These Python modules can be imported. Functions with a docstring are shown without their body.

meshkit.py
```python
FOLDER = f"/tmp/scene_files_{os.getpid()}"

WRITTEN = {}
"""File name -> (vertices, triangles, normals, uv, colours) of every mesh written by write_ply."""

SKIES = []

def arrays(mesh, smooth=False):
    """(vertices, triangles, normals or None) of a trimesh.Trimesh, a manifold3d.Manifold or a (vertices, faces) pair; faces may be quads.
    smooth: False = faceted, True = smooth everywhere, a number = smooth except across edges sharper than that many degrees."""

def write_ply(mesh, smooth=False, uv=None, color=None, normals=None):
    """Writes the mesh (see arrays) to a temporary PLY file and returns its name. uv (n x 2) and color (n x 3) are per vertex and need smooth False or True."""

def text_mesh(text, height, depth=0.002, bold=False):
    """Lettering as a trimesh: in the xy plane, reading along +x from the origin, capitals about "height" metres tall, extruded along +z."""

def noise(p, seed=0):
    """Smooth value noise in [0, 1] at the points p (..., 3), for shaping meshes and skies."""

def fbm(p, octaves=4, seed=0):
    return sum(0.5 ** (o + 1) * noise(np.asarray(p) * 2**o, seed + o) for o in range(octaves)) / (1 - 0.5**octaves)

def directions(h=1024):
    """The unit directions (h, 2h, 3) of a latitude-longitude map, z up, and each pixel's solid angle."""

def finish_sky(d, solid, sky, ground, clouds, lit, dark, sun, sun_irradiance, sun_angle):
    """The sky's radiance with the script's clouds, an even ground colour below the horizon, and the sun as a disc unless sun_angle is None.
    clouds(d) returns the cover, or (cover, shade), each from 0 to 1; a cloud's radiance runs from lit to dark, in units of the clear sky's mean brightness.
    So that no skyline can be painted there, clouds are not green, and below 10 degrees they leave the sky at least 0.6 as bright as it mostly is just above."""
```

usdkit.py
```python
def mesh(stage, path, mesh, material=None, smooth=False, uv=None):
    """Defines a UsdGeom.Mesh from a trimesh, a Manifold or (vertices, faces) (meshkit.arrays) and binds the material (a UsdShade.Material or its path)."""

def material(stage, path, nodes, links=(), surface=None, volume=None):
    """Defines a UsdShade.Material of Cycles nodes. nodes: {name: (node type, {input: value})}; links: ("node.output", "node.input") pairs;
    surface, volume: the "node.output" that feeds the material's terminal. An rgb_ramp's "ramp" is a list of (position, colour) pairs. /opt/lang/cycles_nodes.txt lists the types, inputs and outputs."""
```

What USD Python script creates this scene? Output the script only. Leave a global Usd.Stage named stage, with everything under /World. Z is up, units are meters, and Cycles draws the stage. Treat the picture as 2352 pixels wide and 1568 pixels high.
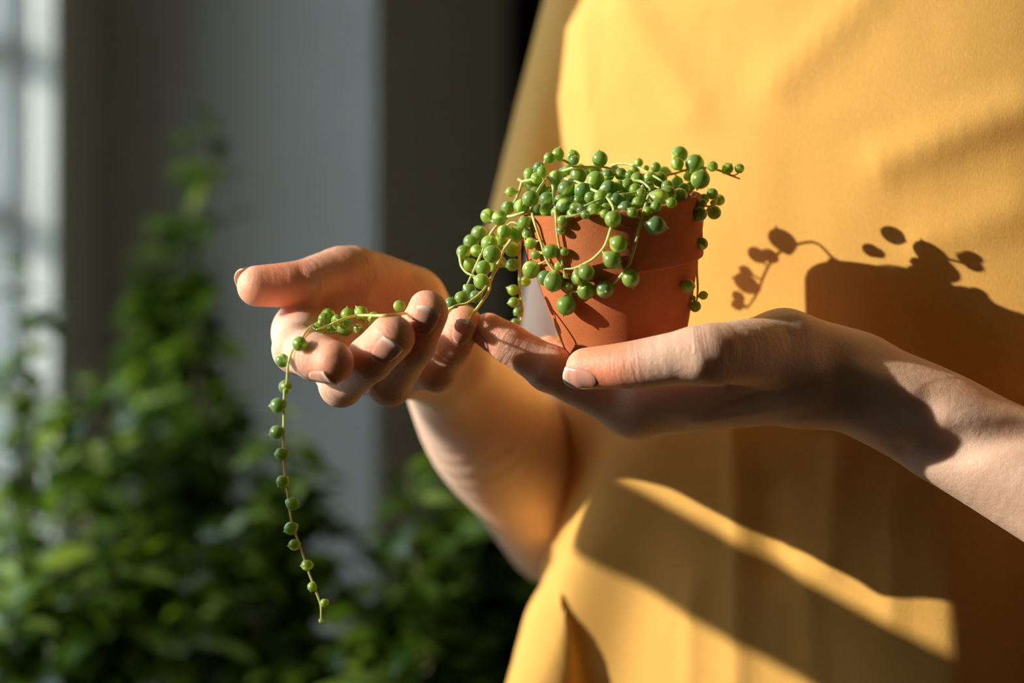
import math, random
import numpy as np, trimesh, usdkit, meshkit, manifold3d
from scipy.spatial import cKDTree
from pxr import Usd, UsdGeom, UsdLux, Gf, Sdf, Vt

stage = Usd.Stage.CreateInMemory()
UsdGeom.SetStageUpAxis(stage, 'Z'); UsdGeom.SetStageMetersPerUnit(stage, 1.0)
UsdGeom.Xform.Define(stage, '/World'); UsdGeom.Scope.Define(stage, '/World/Looks')

# ------------------------------------------------------------------ camera, sky, sun, exposure
CAM_D, CAM_Z, FOCAL, APER = 925.0, 1200.0, 85.0, 36.0          # millimetres; the plant pot stands about y = 0
cam = UsdGeom.Camera.Define(stage, '/World/camera')
cam.AddTranslateOp().Set(Gf.Vec3d(0, -CAM_D / 1000, CAM_Z / 1000)); cam.AddRotateXOp().Set(90.0)
cam.CreateFocalLengthAttr(FOCAL); cam.CreateHorizontalApertureAttr(APER); cam.CreateVerticalApertureAttr(24.0)
cam.CreateFStopAttr(4.0); cam.CreateFocusDistanceAttr(0.905); cam.CreateClippingRangeAttr((0.05, 1000.0))
cam.CreateExposureAttr(0.0)
SUN = np.array([-0.925, -0.205, 0.33]); SUN /= np.linalg.norm(SUN)   # towards the sun: low, through the window on the left
sun = UsdLux.DistantLight.Define(stage, '/World/sun')
sun.CreateAngleAttr(0.53); sun.CreateNormalizeAttr(True); sun.CreateIntensityAttr(1.78); sun.CreateColorAttr(Gf.Vec3f(1.0, 0.91, 0.78))
sun.AddTransformOp().Set(Gf.Matrix4d().SetRotate(Gf.Rotation(Gf.Vec3d(0, 0, 1), Gf.Vec3d(*SUN.tolist()))))
dome = UsdLux.DomeLight.Define(stage, '/World/sky')
dome.CreateIntensityAttr(1.3); dome.CreateColorAttr(Gf.Vec3f(0.80, 0.92, 1.0))

PXMM = FOCAL / APER * 2352


def P(px, py, y):
    """The point (mm) at depth y behind the pot's plane that the photograph shows at pixel px, py."""
    d = CAM_D + y
    return np.array([(px - 1176) / PXMM * d, y, CAM_Z - (py - 784) / PXMM * d])


# ------------------------------------------------------------------ helpers
taken = {}


def numbered(path):
    n = taken.get(path, -1) + 1
    taken[path] = n
    return path if n == 0 else '%s_%03d' % (path, n)


def tag(prim, label=None, cat=None, group=None, kind=None):
    for k, v in (('label', label), ('category', cat), ('group', group), ('kind', kind)):
        if v:
            prim.SetCustomDataByKey(k, v)
    return prim


def thing(name, label, cat, loc=(0, 0, 0), group=None):
    x = UsdGeom.Xform.Define(stage, numbered('/World/' + name))
    x.AddTranslateOp().Set(Gf.Vec3d(*[float(c) for c in loc]))
    return tag(x.GetPrim(), label, cat, group)


def obj(name, mesh, m, parent=None, smooth=40, attrs=None, mm=True):
    """ONE mesh, given in world millimetres, under parent (or /World)."""
    v, f, n = meshkit.arrays(mesh, smooth)
    v = np.asarray(v, float) * (0.001 if mm else 1.0)
    base = '/World/'
    if parent is not None:
        base = str(parent.GetPath()) + '/'
        o = np.zeros(3)
        p = parent
        while str(p.GetPath()) != '/World':
            t = p.GetAttribute('xformOp:translate')
            if t and t.HasAuthoredValue():
                o += np.array(t.Get())
            p = p.GetParent()
        v = v - o
    prim = usdkit.mesh(stage, numbered(base + name), (v, f), m)
    if n is not None:
        prim.CreateNormalsAttr(Vt.Vec3fArray.FromNumpy(n.astype(np.float32))); prim.SetNormalsInterpolation('vertex')
    for k, a in (attrs or {}).items():
        UsdGeom.PrimvarsAPI(prim).CreatePrimvar(k, Sdf.ValueTypeNames.FloatArray, 'vertex').Set(Vt.FloatArray.FromNumpy(np.asarray(a, np.float32)))
    return prim.GetPrim()


def struct(name, mesh, m, parent=None, **kw):
    p = obj(name, mesh, m, parent, **kw)
    if parent is None:
        tag(p, kind='structure')
    return p


def mat(name, nodes, links, surface):
    return usdkit.material(stage, '/World/Looks/' + name, nodes, links, surface=surface)


def simple(name, color, rough=0.6, noise_scale=0, amount=0.15, bump=0.0, bump_scale=200, **kw):
    lo = [max(0, c * (1 - amount)) for c in color]; hi = [min(1, c * (1 + amount)) for c in color]
    nodes = {'p': ('principled_bsdf', dict(base_color=color, roughness=rough, **kw)), 'g': ('geometry', {})}
    links = []
    if noise_scale:
        nodes['n'] = ('noise_texture', dict(scale=noise_scale, detail=4.0)); nodes['r'] = ('rgb_ramp', {'ramp': [(0.3, lo), (0.7, hi)]})
        links += [('g.position', 'n.vector'), ('n.fac', 'r.fac'), ('r.color', 'p.base_color')]
    if bump:
        nodes['bn'] = ('noise_texture', dict(scale=bump_scale, detail=3.0)); nodes['b'] = ('bump', dict(strength=1.0, distance=bump))
        links += [('g.position', 'bn.vector'), ('bn.fac', 'b.height'), ('b.normal', 'p.normal')]
    return mat(name, nodes, links, 'p.BSDF')


def box(x0, x1, y0, y1, z0, z1, bevel=0.0):
    if bevel <= 0:
        m = trimesh.creation.box((x1 - x0, y1 - y0, z1 - z0))
        m.apply_translation(((x0 + x1) / 2, (y0 + y1) / 2, (z0 + z1) / 2))
        return m
    pts = []
    b = bevel
    for sx, sy, sz in np.ndindex(2, 2, 2):
        c = [(x0, x1)[sx], (y0, y1)[sy], (z0, z1)[sz]]; s = [1 - 2 * sx, 1 - 2 * sy, 1 - 2 * sz]
        for k in range(3):
            q = [c[i] + (0 if i == k else s[i] * b) for i in range(3)]
            pts.append(q)
    return trimesh.Trimesh(np.array(pts)).convex_hull


def spline(pts, n=8, closed=False):
    """Catmull-Rom through the rows of pts."""
    p = np.asarray(pts, float)
    if len(p) < 3:
        t = np.linspace(0, 1, n + 1)[:, None]
        return p[0] * (1 - t) + p[-1] * t
    q = np.vstack([2 * p[0] - p[1], p, 2 * p[-1] - p[-2]])
    out = []
    for i in range(1, len(q) - 2):
        t = np.linspace(0, 1, n, endpoint=False)[:, None]
        a, b, c, d = q[i - 1], q[i], q[i + 1], q[i + 2]
        out.append(0.5 * (2 * b + (c - a) * t + (2 * a - 5 * b + 4 * c - d) * t ** 2 + (3 * b - a - 3 * c + d) * t ** 3))
    return np.vstack(out + [p[-1:]])


def tube(path, radii, sides=8, caps=True):
    p = np.asarray(path, float); n = len(p)
    r = np.broadcast_to(np.asarray(radii, float), (n,))
    t = np.gradient(p, axis=0); t /= np.linalg.norm(t, axis=1, keepdims=True) + 1e-12
    a = np.cross(t[0], [0, 0, 1.0]) if abs(t[0][2]) < 0.9 else np.cross(t[0], [1.0, 0, 0])
    a /= np.linalg.norm(a); A = [a]
    for i in range(1, n):
        a = A[-1] - t[i] * np.dot(A[-1], t[i]); A.append(a / (np.linalg.norm(a) + 1e-12))
    A = np.array(A); B = np.cross(t, A); ang = np.arange(sides) * 2 * np.pi / sides
    v = p[:, None] + r[:, None, None] * (np.cos(ang)[None, :, None] * A[:, None] + np.sin(ang)[None, :, None] * B[:, None])
    f = []
    for i in range(n - 1):
        for j in range(sides):
            k = (j + 1) % sides
            f += [(i * sides + j, i * sides + k, (i + 1) * sides + k), (i * sides + j, (i + 1) * sides + k, (i + 1) * sides + j)]
    v = v.reshape(-1, 3)
    if caps:
        v = np.vstack([v, p[:1], p[-1:]]); c0, c1 = len(v) - 2, len(v) - 1
        for j in range(sides):
            k = (j + 1) % sides
            f += [(c0, k, j), (c1, (n - 1) * sides + j, (n - 1) * sides + k)]
    return v, np.array(f)


def cat(ms):
    vs, fs, o = [], [], 0
    for m in ms:
        v, f = (m.vertices, m.faces) if hasattr(m, 'vertices') else m[:2]
        vs.append(np.asarray(v)); fs.append(np.asarray(f) + o); o += len(v)
    return np.vstack(vs), np.vstack(fs)


def lathe(profile, n=96):
    """(r, h) pairs turned about z."""
    pr = np.asarray(profile, float); ang = np.arange(n) * 2 * np.pi / n
    v = np.stack([pr[:, None, 0] * np.cos(ang), pr[:, None, 0] * np.sin(ang), np.broadcast_to(pr[:, 1, None], (len(pr), n))], -1).reshape(-1, 3)
    f = []
    for i in range(len(pr) - 1):
        for j in range(n):
            k = (j + 1) % n
            f += [(i * n + j, i * n + k, (i + 1) * n + k), (i * n + j, (i + 1) * n + k, (i + 1) * n + j)]
    return v, np.array(f)


# ---- signed distance fields, meshed by surface nets
def smin(a, b, k):
    h = np.clip(0.5 + 0.5 * (b - a) / k, 0, 1)
    return b * (1 - h) + a * h - k * h * (1 - h)


def cone(p, a, b, ra, rb):
    ab = b - a
    q = p - (a + b) / 2
    R = np.linalg.norm(ab) / 2 + max(ra, rb)
    d = np.sqrt((q * q).sum(1)) - R                              # far away a bounding ball is near enough
    m = d < 16
    if m.any():
        pm = p[m] - a
        t = np.clip((pm @ ab) / (ab @ ab), 0, 1)
        e = pm - t[:, None] * ab
        d[m] = np.sqrt((e * e).sum(1)) - (ra + (rb - ra) * t)
    return d


def chain(p, joints, k=2.5):
    d = None
    for (a, ra), (b, rb) in zip(joints[:-1], joints[1:]):
        c = cone(p, a, b, ra, rb)
        d = c if d is None else (smin(d, c, k) if k > 0 else np.minimum(d, c))
    return d


def surface(sdf, lo, hi, h, band=4):
    """Mesh of sdf = 0 in the box, cell h. Evaluated exactly only near the surface."""
    lo, hi = np.asarray(lo, float), np.asarray(hi, float)
    n = np.ceil((hi - lo) / (h * band)).astype(int) + 1
    H = h * band
    ax = [lo[i] + H * np.arange(n[i]) for i in range(3)]
    G = np.stack(np.meshgrid(*ax, indexing='ij'), -1).reshape(-1, 3)
    C = np.concatenate([sdf(G[i:i + 200000]) for i in range(0, len(G), 200000)]).reshape(n)
    from scipy.ndimage import zoom
    N = (n - 1) * band + 1
    D = np.empty(N, np.float32)
    # trilinear fill
    for i in range(3):
        pass
    idx = [np.arange(N[i]) / band for i in range(3)]
    c = C
    for i in range(3):
        i0 = np.minimum(idx[i].astype(int), n[i] - 2); t = (idx[i] - i0)
        a, b = np.take(c, i0, axis=i), np.take(c, i0 + 1, axis=i)
        sh = [1, 1, 1]; sh[i] = -1
        c = a + (b - a) * t.reshape(sh)
    D[:] = c
    near = np.argwhere(np.abs(D) < H * 1.0 + h)
    vals = np.empty(len(near), np.float32)
    for i in range(0, len(near), 300000):
        vals[i:i + 300000] = sdf(lo + h * near[i:i + 300000])
    D[near[:, 0], near[:, 1], near[:, 2]] = vals
    inside = D < 0
    code = np.zeros(np.array(D.shape) - 1, np.uint8)
    cnt = np.zeros(code.shape, np.uint8)
    corners = list(np.ndindex(2, 2, 2))
    sl = lambda o: tuple(slice(o[i], D.shape[i] - 1 + o[i]) for i in range(3))
    for o in corners:
        cnt += inside[sl(o)]
    cells = np.argwhere((cnt > 0) & (cnt < 8))
    vid = -np.ones(code.shape, np.int64); vid[cells[:, 0], cells[:, 1], cells[:, 2]] = np.arange(len(cells))
    acc = np.zeros((len(cells), 3)); num = np.zeros(len(cells))
    cv = {o: D[cells[:, 0] + o[0], cells[:, 1] + o[1], cells[:, 2] + o[2]] for o in corners}
    for o in corners:
        for a in range(3):
            if o[a] == 0:
                q = list(o); q[a] = 1; q = tuple(q)
                s = (cv[o] < 0) != (cv[q] < 0)
                t = cv[o][s] / (cv[o][s] - cv[q][s])
                e = np.tile(np.array(o, float), (s.sum(), 1)); e[:, a] = t
                acc[s] += e; num[s] += 1
    V = lo + h * (cells + acc / num[:, None])
    F = []
    for a in range(3):
        b, c = (a + 1) % 3, (a + 2) % 3
        s0 = [slice(None)] * 3; s1 = [slice(None)] * 3
        s0[a] = slice(0, -1); s1[a] = slice(1, None)
        A, B = inside[tuple(s0)], inside[tuple(s1)]
        e = np.argwhere(A != B)
        e = e[(e[:, b] > 0) & (e[:, c] > 0) & (e[:, b] < D.shape[b] - 1) & (e[:, c] < D.shape[c] - 1)]
        flip = ~A[e[:, 0], e[:, 1], e[:, 2]]
        def at(db, dc):
            q = e.copy(); q[:, b] -= db; q[:, c] -= dc
            return vid[q[:, 0], q[:, 1], q[:, 2]]
        q = np.stack([at(1, 1), at(0, 1), at(0, 0), at(1, 0)], 1)
        q[flip] = q[flip][:, ::-1]
        F.append(q)
    Q = np.vstack(F)
    # one Newton step onto the surface, for smooth shading
    eps = h * 0.25
    for _ in range(1):
        d0 = np.concatenate([sdf(V[i:i + 300000]) for i in range(0, len(V), 300000)])
        g = np.stack([np.concatenate([sdf(V[i:i + 300000] + np.eye(3)[k] * eps) for i in range(0, len(V), 300000)]) - d0 for k in range(3)], 1) / eps
        gn = (g ** 2).sum(1)
        V = V - np.clip(d0 / np.maximum(gn, 0.2), -h * 0.6, h * 0.6)[:, None] * g
    F = np.vstack([Q[:, [0, 1, 2]], Q[:, [0, 2, 3]]])
    return V, F


def normals(v, f):
    n = np.zeros_like(v); c = np.cross(v[f[:, 1]] - v[f[:, 0]], v[f[:, 2]] - v[f[:, 0]])
    for k in range(3):
        np.add.at(n, f[:, k], c)
    return n / (np.linalg.norm(n, axis=1, keepdims=True) + 1e-12)


def clip_field(v, f, g):
    """The part of a mesh where the vertex field g < 0, cut along g = 0."""
    v = list(map(tuple, v)); V = np.array(v); out = []; new = {}; extra = []
    ins = g < 0
    full = ins[f].all(1); out.append(f[full])
    part = f[(ins[f].any(1)) & ~full]
    def cut(i, j):
        key = (min(i, j), max(i, j))
        if key not in new:
            t = g[i] / (g[i] - g[j]); new[key] = len(V) + len(extra); extra.append(V[i] + t * (V[j] - V[i]))
        return new[key]
    more = []
    for tri in part:
        for r in range(3):
            a, b, c = tri[r], tri[(r + 1) % 3], tri[(r + 2) % 3]
            if ins[a] and not ins[b] and not ins[c]:
                more.append((a, cut(a, b), cut(a, c))); break
            if ins[a] and ins[b] and not ins[c]:
                more += [(a, b, cut(b, c)), (a, cut(b, c), cut(a, c))]; break
    F = np.vstack(out + ([np.array(more)] if more else []))
    V = np.vstack([V] + ([np.array(extra)] if extra else []))
    used = np.unique(F); re = -np.ones(len(V), int); re[used] = np.arange(len(used))
    return V[used], re[F]


def solidify(v, f, t):
    """An open sheet given thickness t inwards, with a closed edge."""
    n = normals(v, f); m = len(v)
    e = np.vstack([f[:, [0, 1]], f[:, [1, 2]], f[:, [2, 0]]])
    key = np.sort(e, 1); _, inv, cnt = np.unique(key, axis=0, return_inverse=True, return_counts=True)
    b = e[cnt[inv.ravel()] == 1]
    side = np.vstack([np.stack([b[:, 1], b[:, 0], b[:, 0] + m], 1), np.stack([b[:, 1], b[:, 0] + m, b[:, 1] + m], 1)])
    return np.vstack([v, v - n * t]), np.vstack([f, f[:, ::-1] + m, side])

# ------------------------------------------------------------------ materials
M = {}
M['plaster'] = simple('plaster', (0.62, 0.60, 0.53), 0.85, 3, 0.05, 0.0006, 90)
M['plaster_pale'] = simple('plaster_pale', (0.80, 0.78, 0.66), 0.85, 3, 0.05, 0.0006, 90)  # paler plaster of the far and rear walls
M['panel_grey'] = simple('panel_grey', (0.72, 0.75, 0.77), 0.55, 2, 0.04)
M['floor_wood'] = simple('floor_wood', (0.30, 0.19, 0.11), 0.45, 14, 0.3)
M['floor_joint'] = simple('floor_joint', (0.08, 0.05, 0.03), 0.9)
M['white_frame'] = simple('white_frame', (0.62, 0.63, 0.61), 0.4, 6, 0.03)
M['grey_seal'] = simple('grey_seal', (0.06, 0.065, 0.07), 0.6)
M['steel'] = simple('steel', (0.55, 0.56, 0.58), 0.25, metallic=1.0)
M['blind'] = simple('blind', (0.62, 0.62, 0.58), 0.9, 300, 0.08)
M['doorway_dark'] = simple('doorway_dark', (0.030, 0.027, 0.022), 0.9, 8, 0.2, specular_ior_level=0.05)  # near-black colour stands in for the dark open doorway
M['table_wood'] = simple('table_wood', (0.23, 0.14, 0.08), 0.5, 25, 0.3)
M['outdoor_wall'] = simple('outdoor_wall', (0.38, 0.40, 0.42), 0.9, 1.5, 0.15)
M['outdoor_ground'] = simple('outdoor_ground', (0.25, 0.26, 0.22), 0.95, 2, 0.2)
M['glass'] = mat('glass', {'t': ('transparent_bsdf', dict(color=(0.96, 0.98, 0.97))), 'g': ('glossy_bsdf', dict(color=(1, 1, 1), roughness=0.0)), 'f': ('layer_weight', dict(blend=0.5)),
                          'pw': ('math', dict(math_type='power', value2=5.0)), 'sc': ('math', dict(math_type='multiply_add', value2=0.7, value3=0.03)), 'm': ('mix_closure', {})},
                 [('f.facing', 'pw.value1'), ('pw.value', 'sc.value1'), ('sc.value', 'm.fac'), ('t.BSDF', 'm.closure1'), ('g.BSDF', 'm.closure2')], 'm.closure')
# skin: pores and fine lines as relief, mesh attribute reddens fingertips and tints in palm bounce light and thumb backlight
M['skin'] = mat('skin', {
    'g': ('geometry', {}), 'a': ('attribute', dict(attribute='flush_glow')), 'cr': ('attribute', dict(attribute='crease')),
    'n': ('noise_texture', dict(scale=70.0, detail=5.0)), 'r': ('rgb_ramp', {'ramp': [(0.3, (0.77, 0.475, 0.345)), (0.7, (0.83, 0.56, 0.43))]}),
    'mx': ('mix_color', dict(b=(0.82, 0.26, 0.14))), 'ms': ('math', dict(math_type='multiply', value2=0.95)),
    'v': ('voronoi_texture', dict(scale=1100.0, feature='distance_to_edge', randomness=1.0)),
    'n2': ('noise_texture', dict(scale=450.0, detail=4.0, roughness=0.6)),
    'ad': ('math', dict(math_type='multiply_add', value2=0.6)),
    'ax': ('attribute', dict(attribute='axial')), 'cx': ('attribute', dict(attribute='across')), 'cxyz': ('combine_xyz', {}), 'nz': ('noise_texture', dict(scale=1.0, detail=3.0, roughness=0.55, distortion=0.6)),
    'cm': ('math', dict(math_type='multiply')), 'c2': ('math', dict(math_type='multiply_add', value2=4.0)), 'axs': ('math', dict(math_type='multiply', value2=0.85)), 'cxs': ('math', dict(math_type='multiply', value2=0.16)),
    'b': ('bump', dict(strength=0.65, distance=0.0006)),
    'rn': ('rgb_ramp', {'ramp': [(0.3, (0.36,) * 3), (0.7, (0.52,) * 3)]}),
    'p': ('principled_bsdf', dict(roughness=0.42, subsurface_weight=1.0, subsurface_scale=0.0042, subsurface_radius=(1.0, 0.36, 0.20), subsurface_method='random_walk_skin', specular_ior_level=0.42)),
}, [('g.position', 'n.vector'), ('n.fac', 'r.fac'), ('r.color', 'mx.a'), ('a.fac', 'ms.value1'), ('ms.value', 'mx.fac'), ('mx.result', 'p.base_color'),
    ('g.position', 'v.vector'), ('g.position', 'n2.vector'), ('v.distance', 'ad.value1'), ('n2.fac', 'ad.value3'), ('ax.fac', 'axs.value1'), ('axs.value', 'cxyz.x'), ('cx.fac', 'cxs.value1'), ('cxs.value', 'cxyz.y'), ('cxyz.vector', 'nz.vector'), ('nz.fac', 'cm.value1'), ('cr.fac', 'cm.value2'), ('cm.value', 'c2.value1'), ('ad.value', 'c2.value3'), ('c2.value', 'b.height'), ('b.normal', 'p.normal'),
    ('n2.fac', 'rn.fac'), ('rn.color', 'p.roughness')], 'p.BSDF')
M['nail'] = mat('nail', {
    'a': ('attribute', dict(attribute='along')), 'r': ('rgb_ramp', {'ramp': [(0.0, (0.74, 0.50, 0.43)), (0.10, (0.63, 0.29, 0.21)), (0.82, (0.65, 0.32, 0.24)), (0.92, (0.76, 0.56, 0.46)), (1.0, (0.80, 0.64, 0.53))]}),
    'p': ('principled_bsdf', dict(roughness=0.25, specular_ior_level=0.4)),
}, [('a.fac', 'r.fac'), ('r.color', 'p.base_color')], 'p.BSDF')
# yellow jersey: knitted ribs running down, slight slubs
M['jersey'] = mat('jersey', {
    'g': ('geometry', {}), 'mp': ('mapping', dict(scale=(1.0, 1.0, 0.22))), 'mp2': ('mapping', dict(scale=(0.35, 0.35, 1.0))),
    'n': ('noise_texture', dict(scale=2600.0, detail=2.0)), 'n2': ('noise_texture', dict(scale=2600.0, detail=2.0)), 'n3': ('noise_texture', dict(scale=14.0, detail=4.0)),
    'ad': ('math', dict(math_type='add')), 'b': ('bump', dict(strength=0.6, distance=0.00018)),
    'r': ('rgb_ramp', {'ramp': [(0.3, (0.755, 0.405, 0.098)), (0.7, (0.785, 0.43, 0.110))]}),
    'r2': ('rgb_ramp', {'ramp': [(0.35, (0.80, 0.80, 0.80)), (0.65, (1, 1, 1))]}), 'mu': ('mix_color', dict(blend_type='multiply', fac=0.55)),
    'p': ('principled_bsdf', dict(roughness=0.85, sheen_weight=0.22, sheen_roughness=0.45, sheen_tint=(1.0, 0.85, 0.6), specular_ior_level=0.2)),
    't': ('translucent_bsdf', dict(color=(0.80, 0.36, 0.03))), 'm': ('mix_closure', dict(fac=0.06)),
}, [('g.position', 'mp.vector'), ('mp.vector', 'n.vector'), ('g.position', 'mp2.vector'), ('mp2.vector', 'n2.vector'), ('g.position', 'n3.vector'), ('n.fac', 'ad.value1'), ('n2.fac', 'ad.value2'),
    ('ad.value', 'b.height'), ('b.normal', 'p.normal'), ('n3.fac', 'r.fac'), ('r.color', 'mu.a'), ('n.fac', 'r2.fac'), ('r2.color', 'mu.b'), ('mu.result', 'p.base_color'),
    ('p.BSDF', 'm.closure1'), ('t.BSDF', 'm.closure2')], 'm.closure')
M['trousers'] = simple('trousers', (0.05, 0.07, 0.12), 0.9, 500, 0.2)
# terracotta: matt, gritty, with paler bloom
M['terracotta'] = mat('terracotta', {
    'g': ('geometry', {}), 'n': ('noise_texture', dict(scale=55.0, detail=5.0)), 'r': ('rgb_ramp', {'ramp': [(0.3, (0.49, 0.130, 0.040)), (0.62, (0.60, 0.180, 0.060)), (0.85, (0.64, 0.25, 0.105))]}),
    'v': ('noise_texture', dict(scale=3200.0, detail=3.0, roughness=0.65)), 'sp': ('rgb_ramp', {'ramp': [(0.30, (0.6, 0.6, 0.6)), (0.40, (1, 1, 1))]}), 'mu': ('mix_color', dict(blend_type='multiply', fac=0.4)),
    'mp': ('mapping', dict(scale=(1, 1, 8.0))), 'n2': ('noise_texture', dict(scale=120.0, detail=3.0)), 'ad': ('math', dict(math_type='multiply_add', value2=0.5)),
    'b': ('bump', dict(strength=0.7, distance=0.00032)), 'p': ('principled_bsdf', dict(roughness=0.82, specular_ior_level=0.25)),
}, [('g.position', 'n.vector'), ('n.fac', 'r.fac'), ('g.position', 'v.vector'), ('v.fac', 'sp.fac'), ('r.color', 'mu.a'), ('sp.color', 'mu.b'), ('mu.result', 'p.base_color'),
    ('g.position', 'mp.vector'), ('mp.vector', 'n2.vector'), ('n2.fac', 'ad.value1'), ('v.fac', 'ad.value3'), ('ad.value', 'b.height'), ('b.normal', 'p.normal')], 'p.BSDF')
M['soil'] = simple('soil', (0.025, 0.017, 0.012), 0.95, 400, 0.5, 0.001, 900)


def pearl_material(name, dark, light):
    """Succulent pearl: waxy, fine speckle, a paler see-through window along one side and a paler stalk end."""
    return mat(name, {
        'g': ('geometry', {}), 's': ('attribute', dict(attribute='stripe')), 'k': ('attribute', dict(attribute='stalk')),
        'n': ('noise_texture', dict(scale=260.0, detail=3.0)), 'r': ('rgb_ramp', {'ramp': [(0.3, dark), (0.7, light)]}),
        'n2': ('noise_texture', dict(scale=3200.0, detail=2.0)), 'r2': ('rgb_ramp', {'ramp': [(0.4, (0.85, 0.85, 0.85)), (0.62, (1, 1, 1)), (0.74, (1.25, 1.25, 1.3))]}), 'mu': ('mix_color', dict(blend_type='multiply', fac=0.8, use_clamp_result=False)),
        'm1': ('mix_color', dict(b=(0.50, 0.66, 0.13))), 'm2': ('mix_color', dict(b=(0.48, 0.52, 0.16))),
        'b': ('bump', dict(strength=0.25, distance=0.0001)),
        'p': ('principled_bsdf', dict(roughness=0.29, subsurface_weight=0.40, subsurface_scale=0.0015, subsurface_radius=(0.8, 1.0, 0.12), specular_ior_level=0.5)),
    }, [('g.position', 'n.vector'), ('n.fac', 'r.fac'), ('g.position', 'n2.vector'), ('n2.fac', 'r2.fac'), ('r.color', 'mu.a'), ('r2.color', 'mu.b'), ('mu.result', 'm1.a'), ('s.fac', 'm1.fac'),
        ('m1.result', 'm2.a'), ('k.fac', 'm2.fac'), ('m2.result', 'p.base_color'), ('n2.fac', 'b.height'), ('b.normal', 'p.normal')], 'p.BSDF')


M['pearl'] = [pearl_material('pearl_mid', (0.145, 0.235, 0.048), (0.21, 0.30, 0.070)), pearl_material('pearl_fresh', (0.20, 0.30, 0.050), (0.27, 0.385, 0.080)), pearl_material('pearl_blue', (0.105, 0.19, 0.068), (0.16, 0.245, 0.095))]
M['stem'] = simple('stem', (0.46, 0.54, 0.18), 0.5, 300, 0.25, subsurface_weight=0.3, subsurface_scale=0.001)


def leaf_material(name, dark, light, trans):
    return mat(name, {
        'g': ('geometry', {}), 'o': ('noise_texture', dict(scale=9.0, detail=2.0)), 'r': ('rgb_ramp', {'ramp': [(0.3, dark), (0.7, light)]}),
        'p': ('principled_bsdf', dict(roughness=0.24, specular_ior_level=0.7)), 't': ('translucent_bsdf', dict(color=trans)), 'm': ('mix_closure', dict(fac=0.30)),
    }, [('g.position', 'o.vector'), ('o.fac', 'r.fac'), ('r.color', 'p.base_color'), ('p.BSDF', 'm.closure1'), ('t.BSDF', 'm.closure2')], 'm.closure')


M['leaf'] = [leaf_material('leaf_deep', (0.010, 0.030, 0.006), (0.028, 0.060, 0.011), (0.08, 0.18, 0.008)),
             leaf_material('leaf_mid', (0.040, 0.082, 0.012), (0.090, 0.150, 0.026), (0.20, 0.34, 0.016)),
             leaf_material('leaf_fresh', (0.150, 0.235, 0.045), (0.250, 0.340, 0.090), (0.42, 0.58, 0.07))]
M['bark'] = simple('bark', (0.10, 0.075, 0.045), 0.8, 200, 0.3)
M['glaze'] = simple('glaze', (0.28, 0.27, 0.25), 0.4, 20, 0.1)

# ------------------------------------------------------------------ the room: a window on the left, grey panels behind
LX = -322.0                                                    # inner face of the left wall
BY = 985.0                                                     # back wall, left part
WIN = [(-235.0, 109.0, 1125.0, 1600.0), (190.0, 790.0, 800.0, 2350.0)]   # two openings along the left wall; the near one unseen, sized for its light
WT = 96.0                                                      # wall thickness


def wall_left_mesh():
    parts = []
    ys = [-3200.0] + [c for w in WIN for c in w[:2]] + [1100.0]
    for i in range(0, len(ys), 2):
        parts.append(box(LX - WT, LX, ys[i], ys[i + 1], 0, 2700))
    for y0, y1, z0, z1 in WIN:
        parts += [box(LX - WT, LX, y0, y1, 0, z0), box(LX - WT, LX, y0, y1, z1, 2700)]
    return trimesh.util.concatenate(parts)


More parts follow.
